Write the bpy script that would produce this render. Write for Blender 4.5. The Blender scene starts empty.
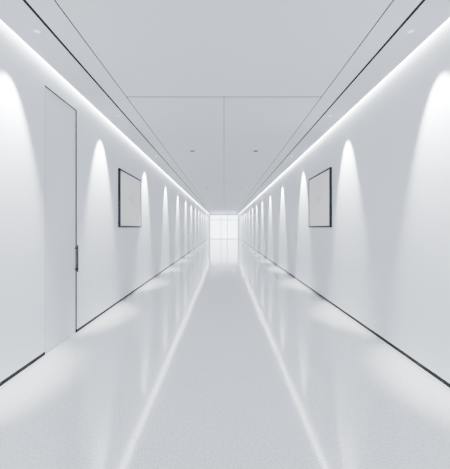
import bpy, bmesh, math
from mathutils import Vector
F=300.0; W=1.856; CH=1.32; H=3.0; K=W*F
Y0=-3.5; Y1=K/15.5
sc=bpy.context.scene

# ---------- materials ----------
def mat(name,col,rough=0.5,metal=0,emis=0,ecol=None,spec=0.5,coat=0):
    m=bpy.data.materials.new(name); m.use_nodes=True
    b=m.node_tree.nodes['Principled BSDF']
    b.inputs['Base Color'].default_value=(*col,1)
    b.inputs['Roughness'].default_value=rough
    b.inputs['Metallic'].default_value=metal
    b.inputs['Specular IOR Level'].default_value=spec
    b.inputs['Coat Weight'].default_value=coat
    if emis:
        b.inputs['Emission Color'].default_value=(*(ecol or col),1)
        b.inputs['Emission Strength'].default_value=emis
    return m
def noise_mix(m,c1,c2,scale,lo=.4,hi=.6):
    nt=m.node_tree; b=nt.nodes['Principled BSDF']
    tc=nt.nodes.new('ShaderNodeTexCoord'); n=nt.nodes.new('ShaderNodeTexNoise')
    n.inputs['Scale'].default_value=scale; n.inputs['Detail'].default_value=3
    r=nt.nodes.new('ShaderNodeValToRGB')
    r.color_ramp.elements[0].position=lo; r.color_ramp.elements[0].color=(*c1,1)
    r.color_ramp.elements[1].position=hi; r.color_ramp.elements[1].color=(*c2,1)
    nt.links.new(tc.outputs['Object'],n.inputs['Vector'])
    nt.links.new(n.outputs['Fac'],r.inputs['Fac']); nt.links.new(r.outputs['Color'],b.inputs['Base Color'])
M_wall=mat('painted_wall',(.80,.83,.87),.55,spec=.3); noise_mix(M_wall,(.80,.822,.86),(.81,.832,.87),3)
M_door=mat('door_lacquer',(.78,.81,.85),.4); noise_mix(M_door,(.75,.772,.81),(.76,.782,.82),2)
M_ceil=mat('ceiling_panel',(.67,.69,.722),.6,spec=.2)
M_dark=mat('black_groove',(.008,.009,.011),.8,spec=.2)
M_base=mat('black_base',(.008,.009,.011),.6,spec=.2)
M_floor=mat('polished_terrazzo',(.8,.82,.85),.1,spec=.9); noise_mix(M_floor,(.62,.628,.65),(.84,.85,.87),70,.34,.52)
M_floor.node_tree.nodes['Principled BSDF'].inputs['IOR'].default_value=1.75
M_frame=mat('frame_black',(.008,.008,.01),.5,spec=.3)
M_matb=mat('mat_board',(.98,.96,.94),.8)
M_paper=mat('print_paper',(.98,.92,.87),.8); noise_mix(M_paper,(.98,.91,.85),(.985,.93,.88),2)
M_ink=mat('print_ink',(.55,.47,.43),.8)
M_led=mat('led_diffuser',(1,1,1),.5,emis=27,ecol=(.95,.97,1))
M_lens=mat('lamp_lens',(1,1,1),.5,emis=.8,ecol=(.95,.97,1))
M_trim=mat('lamp_trim',(.68,.70,.73),.4)
M_trimd=mat('lamp_trim_dark',(.02,.02,.025),.4)
M_alu=mat('door_aluminium',(.25,.28,.33),.35,metal=.1)
M_steel=mat('dark_steel',(.03,.03,.035),.3,metal=.8)
M_glass=bpy.data.materials.new('clear_glass'); M_glass.use_nodes=True
nt=M_glass.node_tree; nt.nodes.clear()
o=nt.nodes.new('ShaderNodeOutputMaterial'); mx=nt.nodes.new('ShaderNodeMixShader'); t=nt.nodes.new('ShaderNodeBsdfTransparent'); g=nt.nodes.new('ShaderNodeBsdfGlossy')
g.inputs['Roughness'].default_value=.03; t.inputs['Color'].default_value=(.93,.96,.98,1); mx.inputs[0].default_value=.06
nt.links.new(t.outputs[0],mx.inputs[1]); nt.links.new(g.outputs[0],mx.inputs[2]); nt.links.new(mx.outputs[0],o.inputs[0])

# ---------- mesh builder ----------
class MB:
    def __init__(s): s.bm=bmesh.new(); s.mats=[]
    def mi(s,m):
        if m not in s.mats: s.mats.append(m)
        return s.mats.index(m)
    def box(s,x0,x1,y0,y1,z0,z1,m,bev=0):
        i=s.mi(m); x0,x1=sorted((x0,x1))
        r=bmesh.ops.create_cube(s.bm,size=1)
        for v in r['verts']:
            v.co=Vector(((x0+x1)/2+v.co.x*(x1-x0),(y0+y1)/2+v.co.y*(y1-y0),(z0+z1)/2+v.co.z*(z1-z0)))
        fs=set(f for v in r['verts'] for f in v.link_faces)
        for f in fs: f.material_index=i
        if bev:
            es=list(set(e for v in r['verts'] for e in v.link_edges))
            bmesh.ops.bevel(s.bm,geom=es,offset=bev,segments=2,affect='EDGES',profile=.5)
    def ring(s,c,ro,ri,z0,z1,m,n=24):
        i=s.mi(m); V=[]
        for r,z in ((ro,z1),(ro,z0),(ri,z0),(ri,z1)):
            V.append([s.bm.verts.new((c[0]+r*math.cos(2*math.pi*k/n),c[1]+r*math.sin(2*math.pi*k/n),z)) for k in range(n)])
        for a in range(4):
            for k in range(n):
                f=s.bm.faces.new((V[a][k],V[a][(k+1)%n],V[(a+1)%4][(k+1)%n],V[(a+1)%4][k])); f.material_index=i
    def disc(s,c,r,z,m,n=24):
        i=s.mi(m)
        f=s.bm.faces.new([s.bm.verts.new((c[0]+r*math.cos(-2*math.pi*k/n),c[1]+r*math.sin(-2*math.pi*k/n),z)) for k in range(n)]); f.material_index=i
    def cyl(s,p0,p1,r,m,n=16):
        i=s.mi(m); p0=Vector(p0);p1=Vector(p1); d=p1-p0
        rr=bmesh.ops.create_cone(s.bm,cap_ends=True,segments=n,radius1=r,radius2=r,depth=d.length)
        q=d.to_track_quat('Z','Y')
        for v in rr['verts']: v.co=q@v.co+(p0+p1)/2
        for f in set(f for v in rr['verts'] for f in v.link_faces): f.material_index=i
    def done(s,name,parent=None):
        me=bpy.data.meshes.new(name); bmesh.ops.recalc_face_normals(s.bm,faces=s.bm.faces); s.bm.to_mesh(me); s.bm.free()
        for m in s.mats: me.materials.append(m)
        ob=bpy.data.objects.new(name,me); sc.collection.objects.link(ob)
        if parent: ob.parent=parent
        return ob

TH=.15; TOP=H+.06; BH=.042
b=MB(); b.box(-W-TH,W+TH,Y0-2,Y1+3.0,-.12,0,M_floor); b.done('floor')
DY0,DY1=K/179,K/147; DZ=CH+.80*W
b=MB()
b.box(-W-TH,-W,Y0,DY0,BH,TOP,M_wall); b.box(-W-TH,-W,DY1,Y1,BH,TOP,M_wall)
b.box(-W-TH,-W,DY0,DY1,DZ,TOP,M_wall)
b.done('wall_left')
b=MB(); b.box(W,W+TH,Y0,Y1,BH,TOP,M_wall); b.done('wall_right')
b=MB(); b.box(-W-TH,-W-.006,Y0,DY0,0,BH,M_base); b.box(-W-TH,-W-.006,DY1,Y1,0,BH,M_base); b.done('baseboard_left')
b=MB(); b.box(W+.006,W+TH,Y0,Y1,0,BH,M_base); b.done('baseboard_right')

# door
root=bpy.data.objects.new('door_1',None); sc.collection.objects.link(root)
g=.008
b=MB(); b.box(-W-.06,-W-.014,DY0+.012,DY1-g,.006,DZ-g,M_door,.002); b.done('leaf',root)
b=MB(); b.box(-W-.13,-W-.062,DY0,DY1,0,DZ,M_dark)
e=.0005
b.box(-W-.062,-W-.003,DY1-.006,DY1-e,0,DZ-e,M_dark)
b.box(-W-.062,-W-.003,DY0+e,DY0+.008,0,DZ-e,M_dark)
b.box(-W-.062,-W-.003,DY0,DY1,DZ-.006,DZ-e,M_dark)
b.done('jamb_seal',root)
b=MB()
hy=DY1-.03; z0,z1=CH-44/148*W,CH-17/148*W
b.box(-W+.018,-W+.030,hy-.009,hy+.009,z0,z1,M_steel,.003)
b.box(-W-.014,-W+.02,hy-.006,hy+.006,z0+.03,z0+.045,M_steel); b.box(-W-.014,-W+.02,hy-.006,hy+.006,z1-.045,z1-.03,M_steel)
b.done('pull_handle',root)

# ceiling
XC=W-.052; G1=1.475; G2=1.25
b=MB()
JY=(H-CH)*F/131
joints=[Y0,JY]+[JY+7.2*k for k in range(1,5)]+[Y1]
gw=.014; gn=.006
for s in (-1,1):
    b.box(s*(G1+gw),s*XC,Y0,Y1,H,H+.03,M_ceil)
    b.box(s*(G2+gn),s*(G1-gw),Y0,Y1,H,H+.03,M_ceil)
    b.box(s*(G1-gw),s*(G1+gw),Y0,Y1,H+.002,H+.03,M_dark)
    b.box(s*(G2-gn),s*(G2+gn),Y0,Y1,H+.001,H+.03,M_dark)
for k in range(len(joints)-1):
    a=joints[k]+(.01 if k else 0); c=joints[k+1]-(.01 if k<len(joints)-2 else 0)
    if k==0: b.box(-G2+gn,G2-gn,a,c,H,H+.03,M_ceil)
    else:
        b.box(-G2+gn,-.004,a,c,H,H+.03,M_ceil); b.box(.004,G2-gn,a,c,H,H+.03,M_ceil)
        b.box(-G2+gn,G2-gn,joints[k]-.01,joints[k]+.01,H+.001,H+.03,M_dark)
b.box(-.004,.004,JY,Y1,H+.001,H+.03,M_dark)
b.box(-XC,XC,Y0,Y1,H+.03,H+.06,M_dark)
b.box(-W-TH,W+TH,Y0-TH,Y1+.2,H+.06,H+.2,M_ceil)
b.done('ceiling')

for s,n in ((-1,'cove_led_strip'),(1,'cove_led_strip.001')):
    b=MB(); b.box(s*(XC+.002),s*(W-.002),Y0+.01,Y1-.01,H+.035,H+.0595,M_led); b.done(n)

# wall washers
D=.26
def spot(name,loc,energy,ang,blend,parent,rad=.02,rot=(0,0,0)):
    l=bpy.data.lights.new(name,'SPOT'); l.energy=energy; l.spot_size=ang; l.spot_blend=blend; l.shadow_soft_size=rad; l.color=(.96,.98,1)
    o=bpy.data.objects.new(name,l); o.location=loc; o.rotation_euler=rot; sc.collection.objects.link(o); o.parent=parent
b=MB(); pts=[]
ys=[K*.0046-2.45,K*.0046]+[K*(.0081+.0045*k) for k in range(0,14)]
ys=[y for y in ys if y<Y1-.5]
for s in (-1,1):
    for y in ys:
        c=(s*(W-D),y,s); b.ring(c,.034,.024,H-.003,H+.001,M_trim); b.disc(c,.0245,H-.001,M_lens); pts.append(c)
ww=b.done('wall_washer_downlights')
for c in pts: spot('washer_beam',(c[0],c[1],H-.02),860,math.radians(45),.65,ww,.02,(0,-c[2]*math.radians(15),0))
b=MB()
for y in [(H-CH)*F/77+6.05*k for k in range(0,5)]:
    for s in (-1,1):
        c=(s*.69,y)
        b.ring(c,.055,.04,H-.006,H+.001,M_trimd); b.disc(c,.041,H-.001,M_trimd)
b.done('recessed_downlights')

def frame(name,s,ya,yb):
    root=bpy.data.objects.new(name,None); root.location=(s*W,(ya+yb)/2,CH+.53); sc.collection.objects.link(root)
    w=(yb-ya)/2; h=.52; t=.045; d=.035
    b=MB()
    b.box(0,-s*d,-w,-w+t,-h,h,M_frame,.002); b.box(0,-s*d,w-t,w,-h,h,M_frame,.002)
    b.box(0,-s*d,-w+t,w-t,h-t*.7,h,M_frame,.002); b.box(0,-s*d,-w+t,w-t,-h,-h+t*.7,M_frame,.002)
    b.done('moulding',root)
    b=MB(); b.box(0,-s*.028,-w+t,w-t,-h+.03,h-.03,M_matb); b.done('mat_board',root)
    b=MB(); pw=w*.76; ph=h*.84
    b.box(-s*.0281,-s*.030,-pw,pw,-ph,ph,M_paper)
    for k in range(3):
        z=.08-.055*k; L=pw*(.3,.42,.25)[k]
        b.box(-s*.0301,-s*.0306,-L,L*.7,z,z+.008,M_ink)
    b.done('print',root)
frame('framed_picture',-1,K/106,K/84)
frame('framed_picture.001',1,K/108,K/86)

ox=1.7; oz=2.9
def glazed_end(wname,dname,ya,sgn):
    def yy(a,c): return sorted((ya+sgn*a,ya+sgn*c))
    b=MB(); y=yy(-.1,0)
    b.box(-W,-ox,*y,0,TOP,M_wall); b.box(ox,W,*y,0,TOP,M_wall); b.box(-ox,ox,*y,oz,TOP,M_wall)
    b.done(wname)
    root=bpy.data.objects.new(dname,None); sc.collection.objects.link(root)
    b=MB(); y=yy(-.08,-.02)
    for x in (-ox+.035,-.35,.4,ox-.035): b.box(x-.035,x+.035,*y,0.001,oz,M_alu)
    y=yy(-.078,-.022)
    for z in (.035,2.3,oz-.035): b.box(-ox,ox,*y,z-.03,z+.03,M_alu)
    b.done('glazing_frame',root)
    b=MB(); y=yy(-.053,-.047); b.box(-ox+.06,ox-.06,*y,.05,oz-.05,M_glass); b.done('glass_pane',root)
    b=MB(); yh=ya-sgn*.13; b.cyl((.28,yh,.8),(.28,yh,1.4),.014,M_steel)
    for z in (.9,1.3): b.cyl((.28,yh,z),(.38,ya-sgn*.07,z),.008,M_steel)
    b.done('pull_handle',root)
glazed_end('wall_end','door_2',Y1,1)
glazed_end('wall_back','added_fill_glazing',Y0,-1)  # glazing behind the camera, unseen, added to let daylight brighten the near end

w=bpy.data.worlds.new('daylight'); sc.world=w; w.use_nodes=True
w.node_tree.nodes['Background'].inputs[0].default_value=(.95,.98,1,1); w.node_tree.nodes['Background'].inputs[1].default_value=8

cam=bpy.data.cameras.new('camera'); co=bpy.data.objects.new('camera',cam); sc.collection.objects.link(co)
co.location=(0,0,CH); co.rotation_euler=(math.pi/2,0,0)
cam.sensor_fit='HORIZONTAL'; cam.sensor_width=36; cam.lens=F/450*36; cam.shift_x=1/450; cam.shift_y=-6.5/450; cam.clip_start=.05
sc.camera=co
